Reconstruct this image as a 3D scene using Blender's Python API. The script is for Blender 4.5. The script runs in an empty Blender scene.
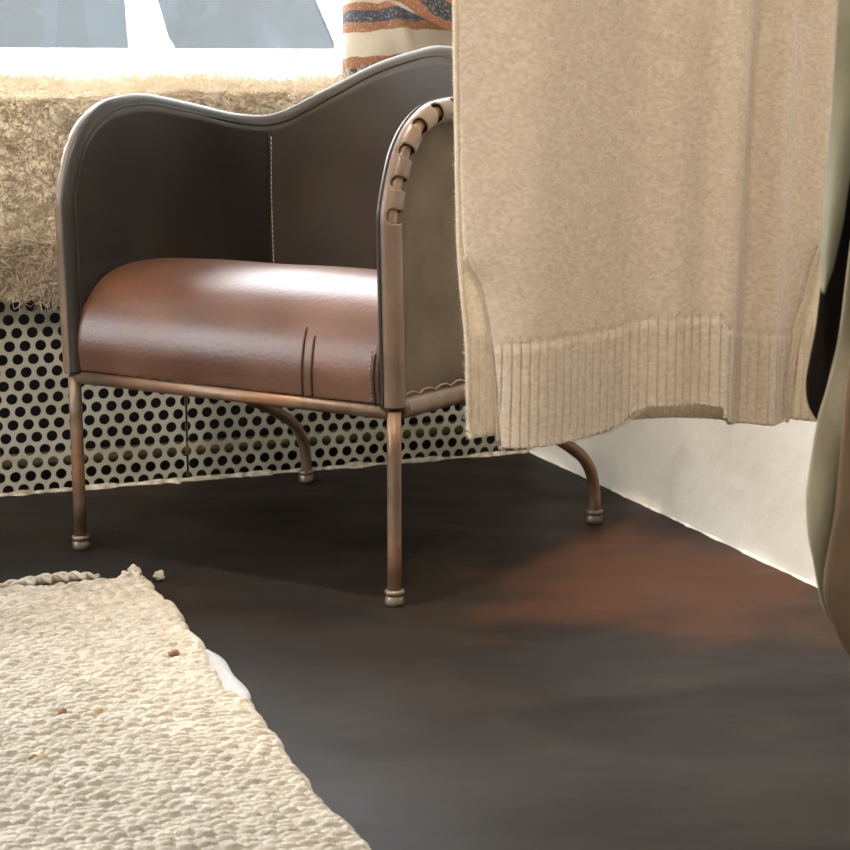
import bpy, math, random
import numpy as np
from mathutils import Vector, Matrix, noise as mnoise
random.seed(7); rng = np.random.default_rng(7)
SC = bpy.context.scene
COL = SC.collection
pi = math.pi
rad = math.radians

# ------------------------------------------------------------------ helpers
def link(o, parent=None):
    COL.objects.link(o)
    if parent is not None:
        o.parent = parent
    return o

def tag(o, label=None, cat=None, group=None, kind=None):
    if label: o['label'] = label
    if cat: o['category'] = cat
    if group: o['group'] = group
    if kind: o['kind'] = kind
    return o

def empty(name, loc, rz=0.0):
    o = bpy.data.objects.new(name, None)
    o.empty_display_size = .1
    o.location = loc; o.rotation_euler = (0, 0, rz)
    return link(o)

def mesh_obj(name, V, F, mat=None, parent=None, smooth=True):
    me = bpy.data.meshes.new(name)
    if isinstance(V, np.ndarray):
        V = V.tolist()
    if isinstance(F, np.ndarray):
        F = F.tolist()
    me.from_pydata(V, [], F)
    me.update()
    if smooth:
        me.polygons.foreach_set('use_smooth', [True] * len(me.polygons))
    o = bpy.data.objects.new(name, me)
    if mat: me.materials.append(mat)
    return link(o, parent)

class MB:
    def __init__(self): self.V = []; self.F = []
    def add(self, V, F):
        b = len(self.V)
        self.V += [tuple(v) for v in V]
        self.F += [tuple(i + b for i in f) for f in F]
        return self
    def box(self, c, s, M=None):
        x, y, z = s[0] / 2, s[1] / 2, s[2] / 2
        P = [Vector((i * x, j * y, k * z)) for i in (-1, 1) for j in (-1, 1) for k in (-1, 1)]
        if M is not None: P = [M @ p for p in P]
        P = [p + Vector(c) for p in P]
        return self.add(P, [(0, 1, 3, 2), (4, 6, 7, 5), (0, 4, 5, 1), (2, 3, 7, 6), (0, 2, 6, 4), (1, 5, 7, 3)])
    def tube(self, pts, r, n=16, caps=True):
        V, F = tube_geo(pts, r, n, caps)
        return self.add(V, F)
    def build(self, name, mat, parent=None, smooth=True, bevel=0):
        o = mesh_obj(name, self.V, self.F, mat, parent, smooth)
        if bevel: bevel_mod(o, bevel)
        return o

def bevel_mod(o, w, seg=3):
    m = o.modifiers.new('edge', 'BEVEL'); m.width = w; m.segments = seg; m.limit_method = 'ANGLE'; m.angle_limit = rad(35)
    m.harden_normals = False
    return o

def frames(pts):
    P = [Vector(p) for p in pts]
    n = len(P); T = []
    for i in range(n):
        a = P[max(i - 1, 0)]; b = P[min(i + 1, n - 1)]
        T.append((b - a).normalized())
    N = T[0].orthogonal().normalized()
    out = []
    for i in range(n):
        N = (N - T[i] * N.dot(T[i])).normalized()
        out.append((P[i], T[i], N.copy(), T[i].cross(N)))
    return out

def tube_geo(pts, r, n=16, caps=True):
    fr = frames(pts); V = []; F = []
    for i, (p, t, a, b) in enumerate(fr):
        rr = r[i] if hasattr(r, '__len__') else r
        for k in range(n):
            q = 2 * pi * k / n
            V.append(p + (a * math.cos(q) + b * math.sin(q)) * rr)
    m = len(fr)
    for i in range(m - 1):
        for k in range(n):
            F.append((i * n + k, i * n + (k + 1) % n, (i + 1) * n + (k + 1) % n, (i + 1) * n + k))
    if caps:
        F.append(tuple(reversed(range(n)))); F.append(tuple((m - 1) * n + k for k in range(n)))
    return V, F

def spline(ctrl, step=.004):
    P = [Vector(p) for p in ctrl]; n = len(P); out = []
    for i in range(n - 1):
        p0 = P[i - 1] if i else P[i] * 2 - P[i + 1]
        p1, p2 = P[i], P[i + 1]
        p3 = P[i + 2] if i + 2 < n else P[i + 1] * 2 - P[i]
        # centripetal-like: scale tangents by segment length
        d1 = (p2 - p1).length
        def tan(a, b, c):
            da = max((b - a).length, 1e-6); dc = max((c - b).length, 1e-6)
            return ((b - a) / da * dc + (c - b) / dc * da) / (da + dc)
        m1 = tan(p0, p1, p2) * d1; m2 = tan(p1, p2, p3) * d1
        k = max(2, int(d1 / step))
        for j in range(k):
            t = j / k; t2 = t * t; t3 = t2 * t
            out.append(p1 * (2 * t3 - 3 * t2 + 1) + m1 * (t3 - 2 * t2 + t) + p2 * (-2 * t3 + 3 * t2) + m2 * (t3 - t2))
    out.append(P[-1].copy())
    return out

def resample(pts, step):
    L = [0.0]
    for a, b in zip(pts, pts[1:]): L.append(L[-1] + (b - a).length)
    n = max(2, int(round(L[-1] / step))); out = []; j = 0
    for i in range(n + 1):
        s = L[-1] * i / n
        while j < len(L) - 2 and L[j + 1] < s: j += 1
        f = (s - L[j]) / max(L[j + 1] - L[j], 1e-9)
        out.append(pts[j].lerp(pts[j + 1], min(max(f, 0), 1)))
    return out

def grid_faces(nx, ny):      # vertices ordered row by row, nx per row
    i = np.arange(ny - 1)[:, None] * nx + np.arange(nx - 1)[None, :]
    i = i.ravel()
    return np.stack([i, i + 1, i + nx + 1, i + nx], 1)

def interp(x, xs, ys): return float(np.interp(x, xs, ys))

def pchip(x, xs, ys):        # smooth monotone-ish interpolation
    xs = np.array(xs, float); ys = np.array(ys, float); x = np.asarray(x, float)
    h = np.diff(xs); d = np.diff(ys) / h
    m = np.zeros_like(ys)
    for i in range(1, len(xs) - 1):
        if d[i - 1] * d[i] > 0:
            w1 = 2 * h[i] + h[i - 1]; w2 = h[i] + 2 * h[i - 1]
            m[i] = (w1 + w2) / (w1 / d[i - 1] + w2 / d[i])
    m[0] = d[0]; m[-1] = d[-1]
    k = np.clip(np.searchsorted(xs, x) - 1, 0, len(h) - 1)
    t = np.clip((x - xs[k]) / h[k], 0, 1)
    return ((2*t**3-3*t**2+1)*ys[k] + (t**3-2*t**2+t)*h[k]*m[k] + (-2*t**3+3*t**2)*ys[k+1] + (t**3-t**2)*h[k]*m[k+1])

def vnoise(x, y, seed=0):    # numpy value noise
    x = np.asarray(x, float); y = np.asarray(y, float)
    xi = np.floor(x).astype(np.int64); yi = np.floor(y).astype(np.int64)
    fx = x - xi; fy = y - yi
    fx = fx*fx*(3-2*fx); fy = fy*fy*(3-2*fy)
    def h(a, b):
        v = (a * 374761393 + b * 668265263 + seed * 974711) & 0x7fffffff
        v = ((v ^ (v >> 13)) * 1274126177) & 0x7fffffff
        v = (v ^ (v >> 16)) & 0xffff
        return v / 65535.0
    return (h(xi, yi)*(1-fx)+h(xi+1, yi)*fx)*(1-fy) + (h(xi, yi+1)*(1-fx)+h(xi+1, yi+1)*fx)*fy

def hash2(a, b, seed=0):
    a = np.asarray(a).astype(np.int64); b = np.asarray(b).astype(np.int64)
    v = (a * 374761393 + b * 668265263 + seed * 974711) & 0x7fffffff
    v = ((v ^ (v >> 13)) * 1274126177) & 0x7fffffff
    return ((v ^ (v >> 16)) & 0xffff) / 65535.0

# ------------------------------------------------------------------ materials
def material(name):
    m = bpy.data.materials.new(name); m.use_nodes = True
    return m, m.node_tree.nodes, m.node_tree.links, m.node_tree.nodes['Principled BSDF']

def nnode(N, t, **kw):
    n = N.new(t)
    for k, v in kw.items(): setattr(n, k, v)
    return n

def noise_mat(name, c1, c2, scale=8, rough=.5, metallic=0.0, detail=5, bump=0.0, bscale=60, spec=.5, ramp=(.35, .65),
              rough2=None, coat=0.0, coat_r=.2, sheen=0.0, stretch=(1, 1, 1), c3=None, scale3=2.0, amt3=.5, trans=None, bdist=.002):
    m, N, L, B = material(name)
    tc = nnode(N, 'ShaderNodeTexCoord'); mp = nnode(N, 'ShaderNodeMapping'); mp.inputs['Scale'].default_value = stretch
    L.new(tc.outputs['Object'], mp.inputs['Vector'])
    nz = nnode(N, 'ShaderNodeTexNoise'); nz.inputs['Scale'].default_value = scale; nz.inputs['Detail'].default_value = detail
    L.new(mp.outputs[0], nz.inputs['Vector'])
    rp = nnode(N, 'ShaderNodeValToRGB')
    rp.color_ramp.elements[0].position = ramp[0]; rp.color_ramp.elements[0].color = (*c1, 1)
    rp.color_ramp.elements[1].position = ramp[1]; rp.color_ramp.elements[1].color = (*c2, 1)
    L.new(nz.outputs['Fac'], rp.inputs['Fac'])
    colout = rp.outputs['Color']
    if c3 is not None:
        n3 = nnode(N, 'ShaderNodeTexNoise'); n3.inputs['Scale'].default_value = scale3; n3.inputs['Detail'].default_value = 3
        L.new(mp.outputs[0], n3.inputs['Vector'])
        r3 = nnode(N, 'ShaderNodeMapRange'); r3.inputs[1].default_value = .42; r3.inputs[2].default_value = .68; r3.inputs[4].default_value = amt3
        L.new(n3.outputs['Fac'], r3.inputs[0])
        mx = nnode(N, 'ShaderNodeMix', data_type='RGBA'); L.new(r3.outputs[0], mx.inputs[0]); L.new(colout, mx.inputs[6])
        mx.inputs[7].default_value = (*c3, 1); colout = mx.outputs[2]
    L.new(colout, B.inputs['Base Color'])
    B.inputs['Roughness'].default_value = rough; B.inputs['Metallic'].default_value = metallic
    B.inputs['Specular IOR Level'].default_value = spec
    B.inputs['Coat Weight'].default_value = coat; B.inputs['Coat Roughness'].default_value = coat_r
    B.inputs['Sheen Weight'].default_value = sheen
    if rough2 is not None:
        mr = nnode(N, 'ShaderNodeMapRange'); mr.inputs[1].default_value = .3; mr.inputs[2].default_value = .7
        mr.inputs[3].default_value = rough; mr.inputs[4].default_value = rough2
        L.new(nz.outputs['Fac'], mr.inputs[0]); L.new(mr.outputs[0], B.inputs['Roughness'])
    if bump:
        nb = nnode(N, 'ShaderNodeTexNoise'); nb.inputs['Scale'].default_value = bscale; nb.inputs['Detail'].default_value = 6
        L.new(tc.outputs['Object'], nb.inputs['Vector'])
        bp = nnode(N, 'ShaderNodeBump'); bp.inputs['Strength'].default_value = bump; bp.inputs['Distance'].default_value = bdist
        L.new(nb.outputs['Fac'], bp.inputs['Height']); L.new(bp.outputs[0], B.inputs['Normal'])
    if trans is not None:
        tr = nnode(N, 'ShaderNodeBsdfTranslucent'); L.new(colout, tr.inputs['Color'])
        ms = nnode(N, 'ShaderNodeMixShader'); ms.inputs[0].default_value = trans
        out = N['Material Output']; L.new(B.outputs[0], ms.inputs[1]); L.new(tr.outputs[0], ms.inputs[2]); L.new(ms.outputs[0], out.inputs['Surface'])
    return m

M = {}
M['shell'] = noise_mat('dark leather', (.011, .0078, .0056), (.020, .0142, .010), 5, .36, bump=.15, bscale=180, rough2=.46, spec=.5, c3=(.032, .023, .016), scale3=3.2, amt3=.5)
M['sleeve'] = noise_mat('brown leather', (.088, .052, .033), (.145, .090, .058), 14, .36, bump=.2, bscale=200, spec=.5, c3=(.18, .125, .085), scale3=9, amt3=.5)
M['back'] = noise_mat('back leather with painted light', (.030, .0205, .014), (.052, .036, .025), 4, .40, bump=.15, bscale=180, rough2=.5, c3=(.075, .054, .038), scale3=3.2, amt3=.6)  # lighter copy of the shell leather, light on the back painted in
M['flesh'] = noise_mat('suede side of leather', (.088, .066, .045), (.135, .102, .072), 9, .8, bump=.3, bscale=160, spec=.2)
M['edge'] = noise_mat('raw leather edge', (.20, .135, .08), (.30, .21, .13), 40, .7)
M['seat'] = noise_mat('saddle leather', (.082, .031, .015), (.128, .053, .027), 7, .31, bump=.22, bscale=150, rough2=.40, spec=.5, c3=(.08, .04, .025), scale3=16, amt3=.45, coat=.08, coat_r=.22)
M['seam'] = noise_mat('dark seam', (.035, .017, .011), (.055, .028, .018), 30, .45)
M['thread'] = noise_mat('pale thread', (.62, .54, .40), (.75, .68, .52), 80, .8)
M['tube'] = noise_mat('patinated steel tube', (.145, .095, .065), (.24, .175, .125), 22, .36, metallic=.55, bump=.15, bscale=120, rough2=.5, c3=(.30, .13, .055), scale3=11, amt3=.6)
M['ferrule'] = noise_mat('tube ferrule', (.14, .11, .08), (.24, .19, .14), 30, .4, metallic=.6)
M['perf'] = noise_mat('painted perforated steel', (.47, .44, .35), (.58, .55, .45), 7, .38, metallic=.35, bump=.08, bscale=90, c3=(.40, .36, .26), scale3=5, amt3=.5)
M['dark'] = noise_mat('cavity shade', (.015, .014, .012), (.025, .022, .02), 6, .8)  # near-black backing, the shade behind the holes put into its colour
M['pipe'] = noise_mat('brass pipe', (.30, .22, .12), (.40, .30, .17), 12, .5, metallic=.3)
M['mortar'] = noise_mat('mortar crumbs', (.30, .25, .18), (.60, .54, .44), 60, .9, bump=.8, bscale=160)
M['wool'] = noise_mat('shaggy wool', (.84, .70, .53), (.90, .81, .67), 22, .9, sheen=.1, c3=(.84, .77, .64), scale3=6, amt3=.5, trans=.5)
M['woolbase'] = noise_mat('wool base', (.74, .61, .46), (.82, .71, .57), 40, 1.0, bump=1, bscale=120)
M['plaster'] = noise_mat('white plaster', (.80, .765, .69), (.86, .83, .765), 4, .55, bump=.22, bscale=55, bdist=.004)
M['white'] = noise_mat('white paint', (.82, .82, .80), (.86, .86, .84), 5, .4)
M['ceil'] = noise_mat('ceiling paint', (.72, .70, .66), (.78, .76, .72), 5, .8)
M['sill'] = noise_mat('painted wood', (.70, .68, .62), (.78, .76, .70), 9, .5)
M['rug'] = noise_mat('cream rug wool', (.43, .365, .29), (.59, .515, .425), 45, .95, sheen=.1, bump=.7, bscale=350, c3=(.40, .345, .27), scale3=30, amt3=.7, bdist=.003)
M['backing'] = noise_mat('white backing cloth', (.33, .325, .32), (.38, .375, .37), 30, .8, bump=.2)
M['neps'] = noise_mat('brown neps', (.20, .10, .05), (.36, .22, .12), 60, .9)
M['nepl'] = noise_mat('pale neps', (.60, .45, .28), (.74, .60, .42), 60, .9)
M['coat'] = noise_mat('olive cotton', (.21, .178, .115), (.265, .228, .154), 12, .8, bump=.3, bscale=300, spec=.2)
M['facing'] = noise_mat('pale olive cotton', (.18, .162, .108), (.235, .213, .148), 12, .8, bump=.3, bscale=300, spec=.2)
M['flap'] = noise_mat('brown cotton', (.155, .098, .058), (.20, .132, .082), 12, .85, bump=.4, bscale=300, spec=.2)
M['lining'] = noise_mat('black lining', (.010, .008, .006), (.016, .012, .009), 12, .95, spec=.08)
M['carpaint'] = noise_mat('silver car paint', (.80, .83, .85), (.84, .87, .89), 3, .25, metallic=.1, coat=.6)
M['cartrim'] = noise_mat('blue grey trim', (.30, .42, .47), (.36, .48, .52), 6, .4)
M['tyre'] = noise_mat('tyre rubber', (.02, .02, .02), (.03, .03, .03), 20, .8)
M['seatcloth'] = noise_mat('car seat cloth', (.10, .12, .13), (.14, .16, .17), 20, .8)
M['road'] = noise_mat('asphalt', (.26, .26, .26), (.34, .34, .34), 6, .9, bump=.5, bscale=80)

def knit_mat(name, c1, c2, c3, trans):
    m = noise_mat(name, c1, c2, 150, .95, sheen=.35, detail=6, ramp=(.30, .62), bump=.8, bscale=420, c3=c3, scale3=55, amt3=.55, trans=trans, stretch=(1, 1, 1.6), bdist=.002)
    return m
M['knit'] = knit_mat('beige knit', (.60, .475, .36), (.78, .655, .525), (.68, .555, .43), .28)
M['knitb'] = knit_mat('backlit beige knit', (.62, .51, .39), (.76, .66, .53), (.68, .58, .45), .5)  # same knit, paler and more translucent, backlight partly put into the colour

def floor_mat():
    m, N, L, B = material('painted concrete floor')
    tc = nnode(N, 'ShaderNodeTexCoord')
    def nz(scale, det=4, dist=0, st=(1, 1, 1), loc=(0, 0, 0)):
        mp = nnode(N, 'ShaderNodeMapping'); mp.inputs['Scale'].default_value = st; mp.inputs['Location'].default_value = loc
        L.new(tc.outputs['Object'], mp.inputs[0])
        n = nnode(N, 'ShaderNodeTexNoise'); n.inputs['Scale'].default_value = scale; n.inputs['Detail'].default_value = det; n.inputs['Distortion'].default_value = dist
        L.new(mp.outputs[0], n.inputs['Vector']); return n.outputs['Fac']
    def rmp(src, a, b, lo=0, hi=1):
        r = nnode(N, 'ShaderNodeMapRange', interpolation_type='SMOOTHSTEP'); r.inputs[1].default_value = a; r.inputs[2].default_value = b; r.inputs[3].default_value = lo; r.inputs[4].default_value = hi
        L.new(src, r.inputs[0]); return r.outputs[0]
    def mix(f, a, b):
        x = nnode(N, 'ShaderNodeMix', data_type='RGBA'); L.new(f, x.inputs[0])
        for s, k in ((a, 6), (b, 7)):
            if isinstance(s, tuple): x.inputs[k].default_value = (*s, 1)
            else: L.new(s, x.inputs[k])
        return x.outputs[2]
    c = mix(rmp(nz(3.2, 5, .4, (1, 1.6, 1)), .35, .65), (.0135, .0092, .0065), (.021, .0147, .0105))
    # reddish tint painting in the warm lit patch of floor by the plaster wall
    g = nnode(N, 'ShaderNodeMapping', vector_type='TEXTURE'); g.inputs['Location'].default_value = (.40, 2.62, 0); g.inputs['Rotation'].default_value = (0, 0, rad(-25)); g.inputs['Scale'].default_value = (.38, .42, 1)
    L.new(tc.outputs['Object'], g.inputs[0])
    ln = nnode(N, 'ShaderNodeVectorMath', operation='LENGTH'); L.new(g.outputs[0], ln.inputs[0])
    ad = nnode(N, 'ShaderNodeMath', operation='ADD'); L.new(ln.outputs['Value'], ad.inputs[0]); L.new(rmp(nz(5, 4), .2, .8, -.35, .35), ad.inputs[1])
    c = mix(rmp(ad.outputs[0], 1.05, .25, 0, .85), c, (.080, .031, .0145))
    c = mix(rmp(nz(1.9, 3, .6, (1, 2.4, 1), (3.1, 1.2, 0)), .54, .66, 0, .6), c, (.012, .0115, .012))
    # small pits
    vo = nnode(N, 'ShaderNodeTexVoronoi'); vo.inputs['Scale'].default_value = 26; L.new(tc.outputs['Object'], vo.inputs['Vector'])
    gate = rmp(nz(9, 2), .50, .54)
    pit = nnode(N, 'ShaderNodeMath', operation='MULTIPLY'); L.new(rmp(vo.outputs['Distance'], .09, .05), pit.inputs[0]); L.new(gate, pit.inputs[1])
    c = mix(pit.outputs[0], c, (.015, .012, .01))
    L.new(c, B.inputs['Base Color'])
    L.new(rmp(nz(4, 5, .5, (1, 2, 1)), .3, .7, .48, .62), B.inputs['Roughness'])
    B.inputs['Specular IOR Level'].default_value = .14
    bp = nnode(N, 'ShaderNodeBump'); bp.inputs['Strength'].default_value = .25; bp.inputs['Distance'].default_value = .004
    L.new(nz(14, 6, .3, (1, 1.4, 1)), bp.inputs['Height']); L.new(bp.outputs[0], B.inputs['Normal'])
    return m
M['floor'] = floor_mat()

def glass_mat(name, tint, haze, gl=1.45, hazecol=(.8, .9, .95)):
    m, N, L, B = material(name)
    N.remove(B); out = N['Material Output']
    t = nnode(N, 'ShaderNodeBsdfTransparent'); t.inputs[0].default_value = (*tint, 1)
    g = nnode(N, 'ShaderNodeBsdfGlossy'); g.inputs['Roughness'].default_value = .03
    d = nnode(N, 'ShaderNodeBsdfDiffuse'); d.inputs[0].default_value = (*hazecol, 1)
    nz = nnode(N, 'ShaderNodeTexNoise'); nz.inputs['Scale'].default_value = 2.2; nz.inputs['Detail'].default_value = 4
    tc = nnode(N, 'ShaderNodeTexCoord'); L.new(tc.outputs['Object'], nz.inputs['Vector'])
    mr = nnode(N, 'ShaderNodeMapRange'); mr.inputs[1].default_value = .3; mr.inputs[2].default_value = .7; mr.inputs[3].default_value = haze * .6; mr.inputs[4].default_value = haze * 1.4
    L.new(nz.outputs['Fac'], mr.inputs[0])
    f = nnode(N, 'ShaderNodeFresnel'); f.inputs[0].default_value = gl
    a = nnode(N, 'ShaderNodeMixShader'); L.new(mr.outputs[0], a.inputs[0]); L.new(t.outputs[0], a.inputs[1]); L.new(d.outputs[0], a.inputs[2])
    b = nnode(N, 'ShaderNodeMixShader'); L.new(f.outputs[0], b.inputs[0]); L.new(a.outputs[0], b.inputs[1]); L.new(g.outputs[0], b.inputs[2])
    L.new(b.outputs[0], out.inputs['Surface'])
    return m
M['pane'] = glass_mat('window glass', (.97, .985, .985), .012, 1.15)
M['carglass'] = glass_mat('car glass', (.27, .30, .32), .010, 1.45, (.50, .55, .60))

def stripe_mat(name, bands, axis, rot=0.0, freq=260):
    """woven stripes: bands = [(pos0..1, colour)], along the object's own axis"""
    m, N, L, B = material(name)
    tc = nnode(N, 'ShaderNodeTexCoord')
    nz = nnode(N, 'ShaderNodeTexNoise'); nz.inputs['Scale'].default_value = 16; nz.inputs['Detail'].default_value = 3
    L.new(tc.outputs['Object'], nz.inputs['Vector'])
    sp = nnode(N, 'ShaderNodeSeparateXYZ'); L.new(tc.outputs['Object'], sp.inputs[0])
    nmul = nnode(N, 'ShaderNodeMath', operation='MULTIPLY_ADD'); L.new(nz.outputs['Fac'], nmul.inputs[0]); nmul.inputs[1].default_value = .03; L.new(sp.outputs[axis], nmul.inputs[2])
    mr = nnode(N, 'ShaderNodeMapRange'); mr.inputs[1].default_value = -.225 + .015; mr.inputs[2].default_value = .225 + .015; L.new(nmul.outputs[0], mr.inputs[0])
    rp = nnode(N, 'ShaderNodeValToRGB'); cr = rp.color_ramp; cr.interpolation = 'CONSTANT'
    cr.elements[0].position = bands[0][0]; cr.elements[0].color = (*bands[0][1], 1)
    cr.elements[1].position = bands[1][0]; cr.elements[1].color = (*bands[1][1], 1)
    for p, c in bands[2:]:
        e = cr.elements.new(p); e.color = (*c, 1)
    L.new(mr.outputs[0], rp.inputs['Fac'])
    n2 = nnode(N, 'ShaderNodeTexNoise'); n2.inputs['Scale'].default_value = freq; n2.inputs['Detail'].default_value = 2
    L.new(tc.outputs['Object'], n2.inputs['Vector'])
    r2 = nnode(N, 'ShaderNodeMapRange'); r2.inputs[1].default_value = .55; r2.inputs[2].default_value = .68; r2.inputs[4].default_value = .55
    L.new(n2.outputs['Fac'], r2.inputs[0])
    mx = nnode(N, 'ShaderNodeMix', data_type='RGBA'); L.new(r2.outputs[0], mx.inputs[0]); L.new(rp.outputs[0], mx.inputs[6]); mx.inputs[7].default_value = (.68, .58, .45, 1)
    L.new(mx.outputs[2], B.inputs['Base Color']); B.inputs['Roughness'].default_value = .9
    bp = nnode(N, 'ShaderNodeBump'); bp.inputs['Strength'].default_value = .6; bp.inputs['Distance'].default_value = .002
    L.new(n2.outputs['Fac'], bp.inputs['Height']); L.new(bp.outputs[0], B.inputs['Normal'])
    return m

# ------------------------------------------------------------------ room frame: a = along the window wall, n = outward
AW = rad(21.2)
EA = Vector((math.cos(AW), math.sin(AW), 0)); EN = Vector((-math.sin(AW), math.cos(AW), 0))
O0 = Vector((-.773, 3.168, 0))
AC = 1.06                                     # the corner of the two walls
def W(a, n, z=0.0):
    p = O0 + EA * a + EN * n
    return Vector((p.x, p.y, z))
RM = Matrix.Rotation(AW, 3, 'Z')

def room_box(mb, a0, a1, n0, n1, z0, z1):
    c = W((a0 + a1) / 2, (n0 + n1) / 2, (z0 + z1) / 2)
    return mb.box(c, (a1 - a0, n1 - n0, z1 - z0), RM)

A0, NF, HC = -3.2, -4.6, 2.85                # room extent: left, front (behind the viewer), ceiling
# floor
mb = MB(); room_box(mb, A0, AC + .1, NF, .55, -.10, 0)
tag(mb.build('floor', M['floor'], smooth=False), kind='structure')
mb = MB(); room_box(mb, A0 - .1, AC + .55, NF - .1, .65, HC, HC + .1)
tag(mb.build('ceiling', M['ceil'], smooth=False), kind='structure')
mb = MB(); WN0, WN1, WZ0, WZ1 = -1.15, .05, .55, 2.0     # added opening, lets sky light onto the chair back
room_box(mb, A0 - .1, A0, NF, WN0, 0, HC); room_box(mb, A0 - .1, A0, WN1, .55, 0, HC)
room_box(mb, A0 - .1, A0, WN0, WN1, 0, WZ0); room_box(mb, A0 - .1, A0, WN0, WN1, WZ1, HC)
tag(mb.build('wall_left', M['plaster'], smooth=False), kind='structure')
mb = MB(); room_box(mb, A0 - .1, AC + .1, NF - .1, NF, 0, HC)
tag(mb.build('wall_front', M['plaster'], smooth=False), kind='structure')
# window wall: below, above and left of the shop window
mb = MB()
AR = 1.50                                     # the window recess runs on past the corner
room_box(mb, A0, AR, .42, .55, -.15, .70)
room_box(mb, A0, AR, .42, .55, 2.62, HC)
room_box(mb, AR, AR + .1, -.1, .55, -.15, HC)
room_box(mb, AC + .1, AR, -.1, -.002, 0, HC)
room_box(mb, AC + .004, AR, .0, .42, 0, .655)
room_box(mb, A0, -2.4, .42, .55, .70, 2.62)
tag(mb.build('wall_back', M['plaster'], smooth=False), kind='structure')
# right wall, uneven plaster face, ragged foot
def wall_right():
    n_ = np.linspace(0, NF, 700); z_ = np.concatenate([np.linspace(0, .5, 60), np.linspace(.55, HC, 12)])
    NN, ZZ = np.meshgrid(n_, z_)
    bump = (vnoise(NN * 9, ZZ * 9, 3) - .5) * .004 + (vnoise(NN * 40, ZZ * 40, 4) - .5) * .0012
    foot = np.clip(1 - ZZ / .012, 0, 1) * (.0008 + .006 * np.maximum(0, vnoise(NN * 30, NN * 0, 8) - .35))
    aa = AC - bump - foot
    zz = ZZ + np.where(ZZ < 1e-6, .0005, 0)
    X = O0.x + EA.x * aa + EN.x * NN; Y = O0.y + EA.y * aa + EN.y * NN
    V = np.stack([X, Y, zz], -1).reshape(-1, 3)
    F = grid_faces(len(n_), len(z_))[:, ::-1]
    nb = len(V)
    V2 = [W(AC + .1, 0, 0), W(AC + .1, NF, 0), W(AC + .1, 0, HC), W(AC + .1, NF, HC)]
    V = V.tolist() + [tuple(v) for v in V2]
    F = F.tolist() + [[nb, nb + 1, nb + 3, nb + 2]]
    o = mesh_obj('wall_right', V, F, M['plaster'])
    return tag(o, kind='structure')
wall_right()
def ragged_bead(name, path, n_dir, mat, w, h, seed, gaps=.3):
    """a crusty bead of plaster along a foot line: flat on the floor, ragged on its free edge"""
    V = []; F = []; m = len(path)
    for i, p in enumerate(path):
        s = i * .0035
        k = max(0.08, float(vnoise(s * 26, 0, seed)) * .9 + float(vnoise(s * 90, 3, seed + 1)) * .55 - gaps)
        drip = 1 + 1.2 * max(0, float(vnoise(s * 40, 9, seed + 2)) - .80) * 5
        ww = w * k * drip; hh = h * (.35 + .65 * k)
        for t, u in ((0, 1.0), (.35, .85), (.75, .45), (1.0, .0)):
            V.append(p + n_dir * ww * t + Vector((0, 0, .0006 + hh * u)))
    for i in range(m - 1):
        for k in range(3):
            F.append((i * 4 + k, i * 4 + k + 1, i * 4 + k + 5, i * 4 + k + 4))
    return tag(mesh_obj(name, V, F, mat), kind='structure')
ragged_bead('trim_1', [W(AC - .003, .0 - i * .0035) for i in range(420)], -EA, M['plaster'], .005, .005, 21)
ragged_bead('trim_2', [W(-.35 + i * .0035, -.003) for i in range(402)], -EN, M['mortar'], .014, .009, 33, .22)

# window: sill board, frame and the pane
mb = MB(); room_box(mb, -2.4, AR, .004, .42, .655, .69)
tag(mb.build('sill_board', M['sill'], smooth=False), kind='structure')
bpy.data.objects['sill_board'].name = 'trim_3'
mb = MB()
room_box(mb, -2.4, AR, .43, .50, .70, .735); room_box(mb, -2.4, AR, .43, .50, 2.57, 2.62)
room_box(mb, -2.4, -2.35, .43, .50, .735, 2.57); room_box(mb, AR - .05, AR, .43, .50, .735, 2.57)
win = tag(mb.build('window_1', M['white'], smooth=False), kind='structure')
mb = MB(); room_box(mb, -2.35, AR - .05, .463, .467, .735, 2.57)
mb.build('window_pane', M['pane'], win, smooth=False)

# ------------------------------------------------------------------ perforated radiator covers
def perforated(a0, a1, z0, z1, label):
    pitch, row, R, seg = .0277, .0240, .0100, 24
    V = []; F = []
    def P(a, z, n=0.0): V.append(W(a, n, z)); return len(V) - 1
    nr = int(math.ceil((z1 - z0) / row))
    for j in range(nr):
        zc = z0 + row * (j + .35)
        zl = max(zc - row / 2, z0); zh = min(zc + row / 2, z1)
        if zh <= zl: continue
        off = (pitch / 2 if j % 2 else 0)
        i0 = math.floor((a0 + .4) / pitch) - 1
        for i in range(i0, i0 + int((a1 - a0) / pitch) + 4):
            ac = -.4 + i * pitch + off
            l, r = max(ac - pitch / 2, a0), min(ac + pitch / 2, a1)
            if r - l < 1e-4: continue
            ring_o = []; ring_i = []; ring_b = []
            for k in range(seg):
                q = 2 * pi * (k + .5) / seg; cx, cz = math.cos(q), math.sin(q)
                f = min((pitch / 2) / max(abs(cx), 1e-6), (row / 2) / max(abs(cz), 1e-6))
                oa = min(max(ac + cx * f, l), r); oz = min(max(zc + cz * f, zl), zh)
                ia = min(max(ac + cx * R, l), r); iz = min(max(zc + cz * R, zl), zh)
                ring_o.append(P(oa, oz)); ring_i.append(P(ia, iz)); ring_b.append(P(ia, iz, .0025))
            for k in range(seg):
                k2 = (k + 1) % seg
                F.append((ring_o[k], ring_o[k2], ring_i[k2], ring_i[k])); F.append((ring_i[k], ring_i[k2], ring_b[k2], ring_b[k]))
            # cell corners
            for (qa, qz) in ((r, zh), (l, zh), (l, zl), (r, zl)):
                best = sorted(range(seg), key=lambda k: (V[ring_o[k]] - W(qa, 0, qz)).length)[:2]
                F.append((P(qa, qz), ring_o[best[0]], ring_o[best[1]]))
    o = mesh_obj('radiator_cover', V, F, M['perf'], smooth=False)
    return tag(o, label, 'radiator cover', 'perforated radiator covers')
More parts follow.
